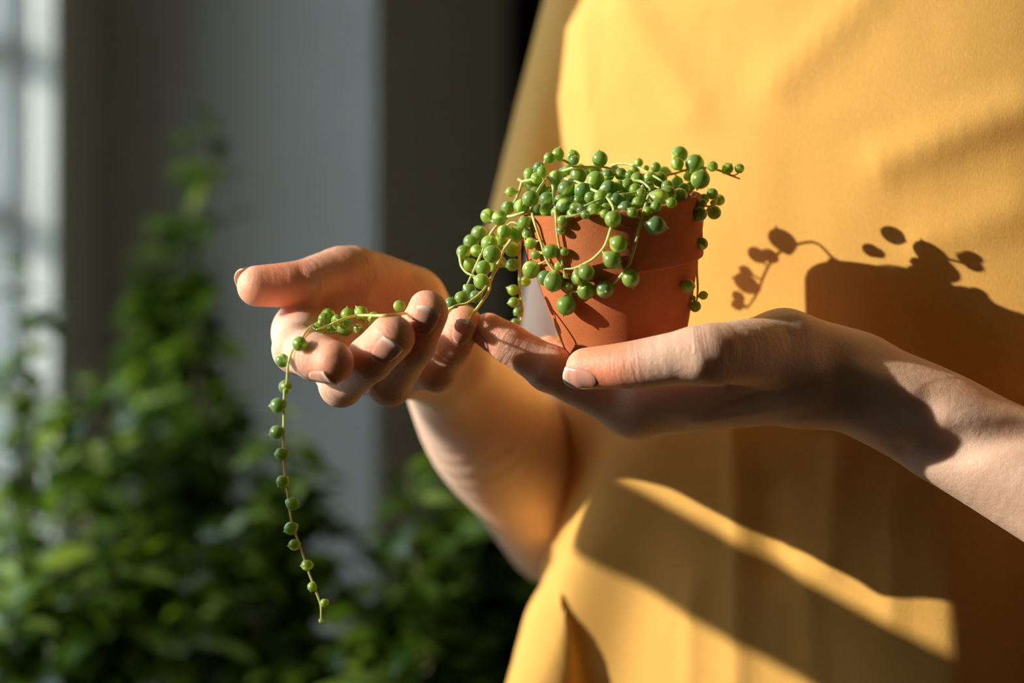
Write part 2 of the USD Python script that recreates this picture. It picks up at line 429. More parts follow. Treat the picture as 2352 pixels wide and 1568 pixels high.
struct('wall_left', wall_left_mesh(), M['plaster'], smooth=False)
struct('floor', box(-322, 3200, -3200, 3600, -60, -18), M['floor_joint'], smooth=False)
struct('ceiling', box(-562, 3300, -3300, 3700, 2700, 2760), M['plaster'], smooth=False)
fl = stage.GetPrimAtPath('/World/floor')
rng = random.Random(4)
plank = 0
for k in range(19):                                            # floorboards, each a piece of the floor
    x0 = -320 + k * 185
    y = -3200 - rng.uniform(0, 900)
    while y < 3600:
        L = rng.uniform(1200, 1900)
        a, b = max(y, -3199), min(y + L, 3599)
        if b - a > 60:
            obj('plank', box(x0, x0 + 183, a, b - 2.5, -18, 0), M['floor_wood'], fl, smooth=False)
        y += L
bx = P(862, 0, BY - 0)[0]
struct('wall_back', box(LX, bx, BY, BY + 120, 0, 2700), M['panel_grey'], smooth=False)
dx0 = P(1165, 0, 1500)[0]
ang = trimesh.creation.extrude_polygon(__import__('shapely').Polygon([(bx, BY), (dx0, 1500), (dx0 - 60, 1560), (bx - 60, BY + 119)]), 2700.0)
struct('wall_far', trimesh.util.concatenate([ang, box(dx0, dx0 + 900, 1500, 1600, 2080, 2700), box(dx0 + 900, 3200, 1500, 1600, 0, 2700)]), M['plaster_pale'], smooth=False)
dr = struct('door_1', box(dx0 + 8, dx0 + 892, 1550, 1592, 0, 2072), M['doorway_dark'], smooth=False)
obj('door_frame', trimesh.util.concatenate([box(dx0, dx0 + 11, 1498, 1598, 0, 2080), box(dx0 + 889, dx0 + 900, 1498, 1598, 0, 2080), box(dx0 + 11, dx0 + 889, 1498, 1598, 2069, 2080)]), M['doorway_dark'], dr, smooth=False)
for z0, z1 in ((180, 930), (1080, 1900)):
    for x0 in (dx0 + 110, dx0 + 480):
        obj('door_panel', box(x0, x0 + 310, 1540, 1552, z0, z1, 5), M['doorway_dark'], dr, smooth=False)
obj('door_handle', cat([tube([(dx0 + 90, 1550, 1040), (dx0 + 90, 1500, 1040), (dx0 + 190, 1500, 1040)], 8), lathe([(0.1, 0), (26, 0), (26, 6), (0.1, 6)], 24)][:1]), M['steel'], dr)
struct('wall_right', box(3200, 3300, -3200, 3600, 0, 2700), M['plaster'], smooth=False)
struct('wall_rear', box(-322, 3200, -3300, -3200, 0, 2700), M['plaster_pale'], smooth=False)
struct('baseboard_back', box(LX, bx, BY - 14, BY, 0, 90, 3), M['white_frame'], smooth=False)

for i, (y0, y1, SILL, HEAD) in enumerate(WIN):
    x0, x1 = LX - 84, LX - 24                                  # frame stands in the opening, near its inner edge
    w = tag(UsdGeom.Xform.Define(stage, '/World/window_%d' % (i + 1)).GetPrim(), kind='structure')
    fw = 26
    for a, b in ((y0, y0 + fw), (y1 - fw, y1)):
        obj('jamb', box(x0, x1, a, b, SILL, HEAD, 3), M['white_frame'], w, smooth=False)
    for a, b in ((SILL, SILL + fw), (HEAD - fw, HEAD)):
        obj('rail', box(x0, x1, y0 + fw, y1 - fw, a, b, 3), M['white_frame'], w, smooth=False)
    for a, b in ((y0 + fw, y0 + fw + 7), (y1 - fw - 7, y1 - fw)):
        obj('seal', box(x0 + 22, x0 + 34, a, b, SILL + fw, HEAD - fw), M['grey_seal'], w, smooth=False)
    obj('pane', box(x0 + 26, x0 + 29, y0 + fw + 7, y1 - fw - 7, SILL + fw, HEAD - fw), M['glass'], w, smooth=False)
    obj('window_sill', box(LX, LX + 24, y0 - 20, y1 + 20, SILL - 34, SILL - 4, 4), M['white_frame'], w, smooth=False)
    if i == 1:                                                 # far window: casement's edge standing into the room, unseen bars placed to shade it
        for k in range(-4, 8):
            z = 1286 + 117 * k
            obj('unseen_glazing_bar', box(x0 + 30, x0 + 44, y0 + fw + 8, y1 - fw - 8, z - 11, z + 11, 2), M['white_frame'], w, smooth=False)
        obj('casement_stile', box(-325, -306, 706, 742, SILL + 30, HEAD - 40, 2), M['white_frame'], w, smooth=False)
        obj('casement_seal', box(-331, -325, 712, 740, SILL + 30, HEAD - 40), M['grey_seal'], w, smooth=False)
struct('wall_outside', box(-7000, -6800, -2000, 9000, -300, 2600), M['outdoor_wall'], smooth=False)
struct('added_sky_blocker', box(LX - WT - 780, LX - WT, -2600, 140, 1890, 2040), M['outdoor_wall'], smooth=False)  # added slab out of view, keeps sky light off the person
struct('ground_outside', box(-7000, LX - WT, -9000, 9000, -340, -300), M['outdoor_ground'], smooth=False)
# a blind rolled up above the far window, its bead chain hanging by the casement
bl = thing('roller_blind', 'rolled-up fabric blind over the window behind the plants', 'blind', (-0.29, 0.49, 2.36))
obj('cassette', box(-321, -250, 190, 790, 2352, 2420, 6), M['white_frame'], bl, smooth=False)
obj('fabric_roll', tube([(-286, 200, 2340), (-286, 780, 2340)], 26, 24), M['blind'], bl)
ch = thing('bead_chain', 'fine metal bead chain of the window blind hanging down at the left edge', 'chain', (-0.300, 0.60, 1.0))
bead = trimesh.creation.icosphere(1, 2.2)
px0 = P(58, 300, 640)
for k in range(64):
    b = bead.copy(); b.apply_translation((px0[0] + 0.5 * math.sin(k * 0.2), 640, 1240 + 6.6 * (k - 12)))
    obj('bead', b, M['steel'], ch, smooth=True)
cz = 1240 + 6.6 * 52
obj('cord', cat([tube([(px0[0], 640, 1240 - 6.6 * 12), (px0[0], 640, 2352)], 0.6, 5)]), M['steel'], ch)

# unseen rail outside the near window, placed to shade the shirt and hanging strand
RD = np.array([0.48, 1.0, 0.0]); RD /= np.linalg.norm(RD); RQ = np.array([-640.0, -112.0, 1353.5])
fence = struct('unseen_rail_1', tube([RQ - RD * 900, RQ + RD * 86], 19.5, 24), M['outdoor_wall'])
for k in (-860, -420):
    q = RQ + RD * k
    obj('post', tube([(q[0], q[1], -300), (q[0], q[1], 1345)], 16, 16), M['outdoor_wall'], fence)

# ------------------------------------------------------------------ the person
def J(px, py, y, r):
    return (P(px, py, y), float(r))


# left hand (palm up under the pot), joints read at their own depths
LH = dict(
    thumb=[J(1800, 806, -18, 14.3), J(1630, 813, -40, 10.8), J(1455, 837, -37, 8.8), J(1347, 846, -29, 7.7)],
    index=[J(1455, 930, 2, 11.8), J(1262, 846, -3, 8.5), J(1166, 786, -3, 7.5), J(1122, 757, -2, 6.5)],
    middle=[J(1475, 918, 10, 11.5), J(1345, 864, 13, 8.7), J(1287, 828, 17, 7.5), J(1262, 808, 20, 6.4)],
    ring=[J(1505, 916, 27, 11.0), J(1395, 876, 36, 8.2), J(1345, 838, 44, 7.3), J(1322, 812, 48, 6.4)],
    pinky=[J(1545, 906, 42, 10.0), J(1455, 866, 52, 7.2), J(1412, 826, 58, 6.4), J(1396, 800, 60, 5.7)],
    wrist=[J(1905, 868, -8, 17.5), J(2000, 900, -10, 18.2), J(2160, 975, -14, 19.8), J(2352, 1083, -20, 22.0), (np.array([298.0, -45.0, 1095.0]), 34.0)],
)
# right hand (turned up, the strand across its fingers)
RH = dict(
    thumb=[J(945, 690, 46, 14.0), J(806, 634, 22, 11.4), J(692, 651, 6, 9.1), J(592, 657, 0, 7.9)],
    index=[J(694, 765, 10, 10.8), J(684, 801, -24, 9.0), J(728, 821, -38, 8.6), J(764, 831, -45, 7.8)],
    middle=[J(762, 812, 20, 11.0), J(783, 884, -10, 7.8), J(850, 824, -30.5, 8.5), J(899, 775, -39.5, 8.6)],
    ring=[J(842, 832, 30, 10.5), J(895, 880, -2, 8.2), J(948, 791, -23, 8.4), J(979, 717, -29.5, 8.2)],
    pinky=[J(925, 842, 42, 9.5), J(1003, 852, 10, 7.6), J(1041, 793, 1, 7.2), J(1065, 743, -3, 6.8)],
    wrist=[J(1016, 830, 84, 17.4), J(1050, 905, 108, 20.8), J(1120, 1000, 134, 26.5), J(1215, 1090, 174, 29.5), J(1308, 1195, 222, 33.0)],
)


def fine(joints, n=4):
    q = np.array([[*a, r] for a, r in joints])
    return [(c[:3], float(c[3])) for c in spline(q, n)]


def off(joints, d, s=1.0):
    return [(a + np.array(d), r * s) for a, r in joints]


def hand_sdf(H, p, side):
    pal = None
    if 'arm' not in H:
        H['arm'] = fine(H['wrist'], 5)
        H['thumbs'] = fine(H['thumb'], 6)
    if side == 'L':
        wr = (H['wrist'][0][0], 15.0)
        bones = [[J(1810, 884, -10, 14.5), H['index'][0]], [J(1810, 874, 4, 14.0), H['middle'][0]], [J(1810, 868, 16, 13.0), H['ring'][0]], [J(1810, 862, 26, 12.0), H['pinky'][0]],
                 [J(1720, 840, 8, 13.0), J(1500, 868, 8, 8.5)], [J(1760, 838, 24, 12.0), J(1540, 868, 34, 9.0)]]
        fk, kp = 5.0, 9.0
    else:
        bones = [[J(1000, 795, 70, 14.0), H['index'][0]], [J(1002, 808, 72, 13.5), H['middle'][0]], [J(1006, 820, 74, 12.5), H['ring'][0]], [J(1014, 828, 76, 11.5), H['pinky'][0]],
                 [J(1030, 770, 66, 13.5), J(900, 790, 44, 11.0)]]
        fk, kp = 5.0, 12.0
    for b in bones:
        c = cone(p, b[0][0], b[1][0], b[0][1], b[1][1])
        pal = c if pal is None else smin(pal, c, kp)
    if side == 'L':
        arm = smin(chain(p, off(H['arm'], (0, -1, -1.6), 0.93), 0), chain(p, off(H['arm'], (0, 12, 2.6), 0.92), 0), 10.0)
    else:
        arm = chain(p, H['arm'], 0)
        arm = smin(arm, chain(p, off(H['arm'], (3, 14, 3), 0.95), 0), 10.0)
    d = smin(pal, arm, 14.0)
    th = H['thumb']
    base = chain(p, H['thumbs'][:8], 0)
    d = smin(d, base, 9.0 if side == 'L' else 13.0)
    if side == 'R':                                             # web of skin between thumb and index
        d = smin(d, cone(p, *[P(800, 690, 24), P(720, 745, 14)], 9.0, 9.5), 8.0)
    else:
        d = smin(d, cone(p, P(1660, 850, -14), P(1480, 905, -6), 11.0, 10.0), 6.0)
        d = smin(d, cone(p, P(1800, 806, -14), P(1960, 858, -4), 14.0, 14.5), 9.0)
    fing = None
    for k in ('index', 'middle', 'ring', 'pinky'):
        j = H[k]
        prox = cone(p, j[0][0], j[1][0], j[0][1], j[1][1])
        d1 = chain(p, j[1:], 1.8)
        d1 = smin(d1, prox, 1.6)
        # soft pad under the fingertip and a slight swelling at the knuckle
        d1 = smin(d1, np.linalg.norm(p - j[1][0], axis=1) - j[1][1] * 1.03, 2.0)
        fing = d1 if fing is None else smin(fing, d1, 0.9)
    d = smin(d, fing, fk)
    dist = chain(p, H['thumbs'][6:], 0)
    d = smin(d, dist, 2.6)
    for a, b, w, amp in RELIEF[side]:                           # tendons (raised) and furrows (sunk)
        e = cone(p, a, b, 0.0, 0.0)
        d = d + amp * np.exp(-(e / w) ** 2)
    return d


def skin(side, px, py):
    """The point of a hand's or arm's surface seen through a pixel."""
    ys = np.arange(-75, 60, 0.5); q = np.array([P(px, py, y) for y in ys])
    return q[np.argmax(hand_sdf(LH if side == 'L' else RH, q, side) < 0.3)]


RELIEF = {'L': [], 'R': []}
RELIEF['L'] = [(skin('L', *a), skin('L', *b), w, amp) for a, b, w, amp in [
    ((2075, 1040), (2200, 1020), 5.0, 2.8), ((2200, 1020), (2400, 985), 6.0, 4.0), ((2120, 1085), (2400, 1090), 10.0, -1.6), ((1990, 930), (2120, 935), 6.0, 1.8), ((1975, 860), (2090, 905), 6.0, -1.4),
    ((1600, 965), (1880, 912), 3.5, -1.1), ((1640, 938), (1860, 888), 3.5, 0.9), ((1560, 945), (1700, 905), 4.0, -0.8), ((1830, 765), (1905, 800), 7.0, 1.0), ((1610, 850), (1650, 880), 5.0, -1.0)]]
RELIEF['R'] = [(skin('R', *a), skin('R', *b), w, amp) for a, b, w, amp in [((755, 692), (850, 645), 4.5, 1.6), ((800, 720), (960, 695), 4.0, 1.0), ((840, 735), (700, 745), 4.0, 0.8), ((690, 615), (700, 690), 2.5, 0.5), ((870, 668), (950, 640), 4.0, 0.8)]]


def hand_mesh(H, side, h):
    pts = np.array([a for k in ('thumb', 'index', 'middle', 'ring', 'pinky', 'wrist') for a, r in H[k]])
    lo, hi = pts.min(0) - 56, pts.max(0) + 56
    return surface(lambda q: hand_sdf(H, q, side), lo, hi, h)


# torso, in its own axes: s to the person's left, w to the front
TC = np.array([172.0, 140.0, 0.0]); YAW = math.radians(31)
E1 = np.array([math.cos(YAW), -math.sin(YAW), 0.0]); EN = np.array([-math.sin(YAW), -math.cos(YAW), 0.0])
SHR, SHL = np.array([64.0, 222.0, 1392.0]), np.array([296.0, 48.0, 1385.0])
ELR, ELL = RH['wrist'][-1][0], LH['wrist'][-1][0]


def torso(p, grow=0.0):
    q = p - TC
    s, w, z = q @ E1, q @ EN, p[:, 2]
    a = np.interp(z, [850, 960, 1040, 1075, 1120, 1170, 1250, 1275, 1308, 1340, 1400], [176, 178, 176, 172, 163, 156, 150, 149, 155, 151, 118]) + grow
    b = np.interp(z, [850, 960, 1040, 1120, 1250, 1290, 1340, 1400, 1440], [105, 104, 98, 99, 110, 112, 108, 84, 60]) + grow
    k = ((np.abs(s) / a) ** 2.5 + (np.abs(w) / b) ** 2.5) ** (1 / 2.5)
    d = (k - 1) * np.minimum(a, b) * 0.9
    top = z - (1425 + grow - 0.16 * np.abs(s)); bot = 850 - z
    return np.maximum(smin(-(-d), d, 0.001), np.maximum(top, bot))


def body_sdf(p):
    d = torso(p, -48)
    neck = cone(p, np.array([178, 145, 1400.0]), np.array([170, 132, 1470.0]), 56, 52)
    d = smin(d, neck, 30)
    for s, e, r in ((SHR, ELR, 33.0), (SHL, ELL, 34.0)):
        d = smin(d, cone(p, s - np.array([0, 0, 12.0]), e, 42.0, r), 18)
    for sg in (-1, 1):                                          # legs and feet
        hip = TC + E1 * sg * 82 + np.array([0, 0, 880.0]); knee = TC + E1 * sg * 88 + EN * 12 + np.array([0, 0, 480.0]); ank = TC + E1 * sg * 92 - EN * 20 + np.array([0, 0, 85.0])
        d = smin(d, chain(p, [(hip, 82.0), (knee, 55.0), (ank, 38.0)], 20), 25)
        d = smin(d, cone(p, ank + np.array([0, 0, -45.0]), ank + EN * 130 + np.array([0, 0, -58.0]), 38, 26), 15)
    return d


def M3(v, f):
    return manifold3d.Manifold(manifold3d.Mesh(np.asarray(v, np.float32), np.asarray(f, np.uint32)))




HANDRES = 0.8


def solid(make, sizes):
    """The first cell size whose mesh is a proper solid."""
    for h in sizes:
        v, f = make(h)
        m = M3(v, f)
        if m.status() == manifold3d.Error.NoError:
            return m, v, f
    return None, v, f


A, vl, fl_ = solid(lambda h: hand_mesh(LH, 'L', h), (HANDRES, HANDRES - 0.013, HANDRES - 0.027, HANDRES + 0.019))
B, vr, fr_ = solid(lambda h: hand_mesh(RH, 'R', h), (HANDRES, HANDRES - 0.013, HANDRES - 0.027, HANDRES + 0.019))
C, vb, fb_ = solid(lambda h: surface(body_sdf, (-90, -190, -30), (410, 330, 1560), h), (9.0, 8.6, 8.3, 8.1, 7.9))
if A is not None and B is not None and C is not None:          # one continuous skin
    mm = ((A + C) + B).to_mesh(); bv, bf = np.array(mm.vert_properties[:, :3], float), np.array(mm.tri_verts)
else:
    print('union skipped', A is None, B is None, C is None)
    bv, bf = cat([(vl, fl_), (vr, fr_), (vb, fb_)])
flush_glow = np.zeros(len(bv))
for H in (LH, RH):
    for k in ('thumb', 'index', 'middle', 'ring', 'pinky'):
        a, b = H[k][-1][0], H[k][-2][0]
        flush_glow = np.maximum(flush_glow, 0.9 * np.exp(-(np.linalg.norm(bv - a, axis=1) / 15.5) ** 2))
        if k == 'thumb':  # thumb pads also tinted red for sun glowing through them
            flush_glow = np.maximum(flush_glow, 1.0 * np.exp(-(np.maximum(0, np.linalg.norm(bv - (a + b) / 2, axis=1) - 8) / 9.0) ** 2))
        flush_glow = np.maximum(flush_glow, 0.35 * np.exp(-(np.linalg.norm(bv - H[k][1][0], axis=1) / 13.0) ** 2))

inner = np.exp(-(np.maximum(0, np.linalg.norm(bv - P(800, 700, 20), axis=1) - 18) / 22.0) ** 2)   # right palm: own redness plus warm bounced light, put into the colour
flush_glow = np.maximum(flush_glow, 0.62 * inner)
# creases across the backs and joints of the fingers: distance along and across each finger for the skin's relief
crease, axial, across = np.zeros(len(bv)), np.zeros(len(bv)), np.zeros(len(bv))
best = np.full(len(bv), 14.0)
for H, side, dor in ((LH, 'L', (0.1, -0.85, -0.5)), (RH, 'R', (-0.1, -0.8, -0.55))):
    for k in ('thumb', 'index', 'middle', 'ring', 'pinky'):
        js = H[k]; s0 = 0.0
        for i in range(len(js) - 1):
            a, b = js[i][0], js[i + 1][0]; L = np.linalg.norm(b - a); ax_ = (b - a) / L
            m = np.linalg.norm(bv - (a + b) / 2, axis=1) < L / 2 + 16
            t = (bv[m] - a) @ ax_; q = bv[m] - a - np.clip(t, 0, L)[:, None] * ax_
            dist = np.linalg.norm(q, axis=1); idx = np.where(m)[0]
            near = dist < best[idx]; idx = idx[near]
            best[idx] = dist[near]
            dv = np.asarray(dor, float); dv = dv - ax_ * (dv @ ax_); dv /= np.linalg.norm(dv); sv_ = np.cross(ax_, dv)
            axial[idx] = s0 + t[near]; across[idx] = q[near] @ sv_
            ndor = (q[near] @ dv) / np.maximum(dist[near], 1e-6)
            c = 0.10 * np.ones(near.sum())
            if i >= 1:
                c = np.maximum(c, 0.85 * np.exp(-(t[near] / 6.5) ** 2) * np.clip(0.35 + ndor, 0, 1))
            if i + 2 < len(js):
                c = np.maximum(c, 0.85 * np.exp(-((t[near] - L) / 6.5) ** 2) * np.clip(0.35 + ndor, 0, 1))
            crease[idx] = c * (1.5 if side == 'R' and k != 'thumb' else 1.0) * (1 if i > 0 or k == 'thumb' else np.clip(t[near] / L, 0, 1))
            s0 += L

person = thing('person', 'person in a yellow t-shirt holding a potted succulent on both open palms', 'person', (0.172, 0.127, 0))
body = obj('body', (bv, bf), M['skin'], person, smooth=True, attrs={'flush_glow': flush_glow, 'crease': crease, 'axial': axial, 'across': across})


def nail(H, side, key, dorsal, width, back, front, roll=0.0):
    """A nail plate lying on the fingertip: rows from the cuticle to the free edge, each point dropped onto the skin."""
    a, ra = H[key][-1]; b, rb = H[key][-2]
    ax = (a - b) / np.linalg.norm(a - b)
    d = np.asarray(dorsal, float); d = d - ax * (d @ ax); d /= np.linalg.norm(d)
    s = np.cross(ax, d)
    nu, nv = 17, 15
    U, V = np.meshgrid(np.linspace(0, 1, nu), np.linspace(-1, 1, nv), indexing='ij')
    own = H['thumbs'] if key == 'thumb' else H[key]
    # plan outline: round cuticle, nearly square sides, softly rounded free edge
    wv = width * (0.80 + 0.20 * np.sin(np.clip(U * 1.7, 0, 1) * math.pi / 2))
    lon = -back + (back + front) * (0.0 + U) + (back * 0.30) * (V ** 2) * (1 - U) - (front * 0.18 + 0.5) * (V ** 2) * U
    pts = a + lon[..., None] * ax + (wv * V)[..., None] * s * 0.86
    flat = pts.reshape(-1, 3)
    cur = flat + d * 16
    for _ in range(26):
        dd = chain(cur, own, 1.8 if key != 'thumb' else 0)
        cur = cur - d * np.clip(dd, -2, 4)[:, None] * 0.9
        if np.abs(dd).max() < 0.02:
            break
    hh = (cur - a) @ d
    hh = hh.reshape(nu, nv)
    # smooth arch across, and beyond the fingertip carry on straight
    base = np.clip(hh, ra * 0.25, None)
    lim = int(nu * 0.72)
    slope = (base[lim] - base[lim - 5]) / 5.0
    for i in range(lim + 1, nu):
        base[i] = np.maximum(base[i], base[lim] + np.clip(slope, -0.25, 0.1) * (i - lim))
    lift = 0.30 + 0.45 * np.clip(U / 0.12, -1, 1) - 0.25 + 0.25 * U - 0.35 * np.abs(V) ** 6
    pts = pts + (base + lift)[..., None] * d
    v = pts.reshape(-1, 3); f = []
    for i in range(nu - 1):
        for j in range(nv - 1):
            q = i * nv + j
            f += [(q, q + nv, q + nv + 1), (q, q + nv + 1, q + 1)]
    f = np.array(f)
    n = normals(v, f)
    if (n @ d).mean() < 0:
        f = f[:, ::-1]
    v2, f2 = solidify(v, f, 0.55)
    al = np.concatenate([U.ravel(), U.ravel()])
    obj('thumbnail' if key == 'thumb' else 'fingernail', (v2, f2), M['nail'], body, smooth=True, attrs={'along': al})


nail(LH, 'L', 'thumb', (0, -0.82, -0.57), 6.0, 7.0, 7.4)
nail(LH, 'L', 'index', (-0.3, -0.35, -0.9), 4.9, 5.0, 6.2)
nail(LH, 'L', 'middle', (-0.3, 0.1, -0.9), 4.9, 5.0, 6.2)
nail(LH, 'L', 'ring', (-0.5, 0.5, -0.6), 4.7, 5.0, 6.0)
nail(LH, 'L', 'pinky', (-0.5, 0.5, -0.5), 4.1, 4.4, 5.4)
nail(RH, 'R', 'thumb', (-0.25, 0.75, 0.65), 6.2, 7.0, 7.6)
nail(RH, 'R', 'index', (-0.30, -0.50, -0.9), 5.0, 6.0, 5.6)
nail(RH, 'R', 'middle', (-0.08, -0.88, -0.5), 5.4, 6.6, 6.0)
nail(RH, 'R', 'ring', (0.0, -0.95, -0.32), 5.4, 5.6, 6.2)
nail(RH, 'R', 'pinky', (0.12, -0.97, -0.2), 4.7, 5.6, 5.0)


# ---- the t-shirt: torso and two sleeves, opened at hem, neck and cuffs, with hanging folds
def arm_frame(s, e):
    ax = (e - s) / np.linalg.norm(e - s)
    return s, ax


SLV = [(SHR, ELR, 150.0, 40.0, 58.0), (SHL, ELL, 165.0, 48.0, 62.0)]


BAG = [J(1322, 1385, 146, 10.0), J(1300, 1450, 146, 17.0), J(1292, 1560, 146, 19.0), J(1294, 1720, 146, 22.0), J(1300, 1900, 146, 26.0)]


def shirt_sdf(p):
    d = torso(p)
    z = p[:, 2]
    q = p - TC
    s, w = q @ E1, q @ EN
    # the side of the shirt bags out below the elbow, and a deep fold parts sleeve and chest
    d = smin(d, chain(p, BAG, 0), 12.0)
    for a, e, L, r0, r1 in SLV:
        o, ax = arm_frame(a, e)
        t = np.clip((p - o) @ ax, -6, L + 30)
        rr = r0 + (r1 - r0) * np.clip(t / L, 0, 1.2)
        c = np.linalg.norm(p - o - t[:, None] * ax, axis=1) - rr
        d = smin(d, c, 4.0)
    return d + 7.0 * np.exp(-(cone(p, P(1262, -80, 172), P(1285, 420, 178), 0.0, 0.0) / 9.0) ** 2)


def sz(px, py):
    ys = np.arange(-60, 200, 1.0); pts = np.array([P(px, py, y) for y in ys])
    k = np.argmax(torso(pts) < 0); q = pts[k] - TC
    return np.array([q @ E1, pts[k][2]])


FOLDS = [((sz(*a), sz(*b)), amp, wid) for a, b, amp, wid in [
    ((1435, 0), (1590, 240), 2.6, 9.0), ((1985, 0), (1790, 190), 2.6, 10.0), ((2345, 250), (2040, 370), 3.4, 9.0), ((2345, 480), (2130, 560), 2.0, 9.0), ((1345, 60), (1372, 340), 1.6, 6.0),
    ((1690, 980), (1700, 1560), 2.2, 6.0), ((1600, 1340), (1590, 1560), 1.4, 5.0), ((1765, 1130), (1775, 1300), -3.5, 9.0), ((1930, 1050), (1905, 1300), 2.0, 7.0), ((2060, 1120), (2050, 1420), 1.4, 6.0), ((1850, 1280), (1870, 1560), 1.2, 6.0)]]


def folds(v, n):
    q = v - TC
    s, w, z = q @ E1, q @ EN, v[:, 2]
    front = np.clip(w / 60, 0, 1)
    nz = meshkit.fbm(np.stack([s / 55, w / 55, z / 110], 1), 3, 3) - 0.5
    disp = 4.0 * nz * front
    low = np.clip((1190 - z) / 110, 0, 1)
    disp += low * front * 1.6 * np.sin(s / 13.0 + 1.3 * np.sin(z / 60.0))
    side = np.clip((1165 - z) / 60, 0, 1) * (w > 0)              # the edge of the front panel, folded over the side
    sr = -90 - 0.33 * np.clip(1153 - z, -60, 120)
    disp += side * (18.0 * np.exp(-((s - sr) / 20) ** 2) - 3.0 * np.exp(-((s - sr + 36) / 9) ** 2))
    for (a0, b0), amp, wid in FOLDS:
        ab = b0 - a0; q2 = np.stack([s, z], 1) - a0
        t = np.clip(q2 @ ab / (ab @ ab), 0, 1)
        dd = np.linalg.norm(q2 - t[:, None] * ab, axis=1)
        disp += amp * np.exp(-(dd / wid) ** 2) * front
    # low down the cloth turns sharply back along a fold on the near side
    t = np.clip((s - 53 - 0.10 * (1100 - z)) / 42, 0, 1); disp -= 34 * t * t * (3 - 2 * t) * np.clip((1185 - z) / 45, 0, 1) * front
    return disp


sv, sf = surface(shirt_sdf, (-110, -180, 900), (420, 340, 1440), 3.2)
sv = sv + normals(sv, sf) * folds(sv, None)[:, None]
g = np.full(len(sv), -50.0)
g = np.maximum(g, 935 - sv[:, 2])
for a, e, L, r0, r1 in SLV:
    o, ax = arm_frame(a, e)
    t = (sv - o) @ ax; rad = np.linalg.norm(sv - o - t[:, None] * ax, axis=1)
    g = np.maximum(g, np.where((rad < r1 * 1.35) & (t > L - 25) & (t < L + 120) & (torso(sv) > 1.0), t - L, -50))
nk = np.linalg.norm(sv[:, :2] - np.array([174, 132]), axis=1)
g = np.maximum(g, np.where(sv[:, 2] > 1385, 66 - nk, -50))
sv, sf = clip_field(sv, sf, g)
# drop the loose caps that clipping leaves
tm = trimesh.Trimesh(sv, sf, process=False)
lab = trimesh.graph.connected_component_labels(tm.face_adjacency, node_count=len(sf))
keep = np.argmax(np.bincount(lab)); sf = sf[lab == keep]
used = np.unique(sf); re = -np.ones(len(sv), int); re[used] = np.arange(len(used)); sv, sf = sv[used], re[sf]
obj('t_shirt', solidify(sv, sf, 1.4), M['jersey'], person, smooth=True)


def trousers_sdf(p):
    d = np.maximum(torso(p, -40), p[:, 2] - 990)
    for sg in (-1, 1):
        hip = TC + E1 * sg * 82 + np.array([0, 0, 880.0]); knee = TC + E1 * sg * 88 + EN * 12 + np.array([0, 0, 480.0]); ank = TC + E1 * sg * 92 - EN * 20 + np.array([0, 0, 85.0])
        d = smin(d, chain(p, [(hip, 92.0), (knee, 70.0), (ank, 60.0)], 20), 25)
    return np.maximum(d, 70 - p[:, 2])


obj('trousers', surface(trousers_sdf, (-110, -120, 40), (420, 330, 1020), 9.0), M['trousers'], person, smooth=True)

# ------------------------------------------------------------------ the terracotta pot, leaning a little to the left and to the lens
PO = P(1401, 466, -6)
PA = np.array([-0.112, -0.150, 0.98]); PA /= np.linalg.norm(PA)
PXA = np.cross([0, 1.0, 0], PA); PXA /= np.linalg.norm(PXA); PYA = np.cross(PA, PXA)
RP = np.stack([PXA, PYA, PA], 1)
DEPTH = 55.7
OUT = [(23.4, -DEPTH), (31.3, -24.2), (33.3, -23.4), (34.7, 0.0)]


def to_world(v):
    return np.asarray(v) @ RP.T + PO


def to_pot(p):
    return (np.asarray(p) - PO) @ RP


pot = thing('flower_pot', 'small plain terracotta plant pot resting on the open palm', 'plant pot', P(1437, 808, -6 + 8) / 1000)
v, f = lathe([(0.05, -DEPTH), (21.6, -DEPTH), (22.9, -DEPTH + 0.5), (23.5, -DEPTH + 1.7), (27.4, -40), (31.25, -24.4), (31.2, -20), (30.2, -14), (28.8, -24), (21, -52), (0.05, -52.4)], 120)
obj('pot_body', (to_world(v), f), M['terracotta'], pot, smooth=35)
v, f = lathe([(31.0, -23.2), (32.4, -23.9), (33.1, -23.5), (33.4, -22.6), (34.0, -12), (34.75, -1.4), (34.6, -0.4), (33.9, 0.05), (32.3, 0.0), (31.5, -0.6), (31.1, -3), (30.3, -14), (30.6, -18), (31.0, -23.2)], 140)
obj('pot_rim', (to_world(v), f), M['terracotta'], pot, smooth=35)
rng = np.random.default_rng(11)
ang = np.arange(48) * 2 * np.pi / 48; rad = np.linspace(0.4, 30.3, 16)
sx = np.concatenate([[0], (rad[:, None] * np.cos(ang)).ravel()]); sy = np.concatenate([[0], (rad[:, None] * np.sin(ang)).ravel()])
sz = -5.5 + 2.6 * (meshkit.fbm(np.stack([sx / 4, sy / 4, 0 * sx], 1), 3, 5) - 0.5) + 1.5 * (1 - (sx ** 2 + sy ** 2) / 900)
from scipy.spatial import Delaunay
tri = Delaunay(np.stack([sx, sy], 1)).simplices
so = obj('soil', (to_world(np.stack([sx, sy, sz], 1)), tri), M['soil'], None, smooth=True)
tag(so, 'dark crumbly potting soil showing at the pot\'s right rim', 'soil', kind='stuff')


def dome_h(rho):
    return -1.5 + 12.5 * (1 - np.clip(rho / 34.0, 0, 1.3) ** 2)


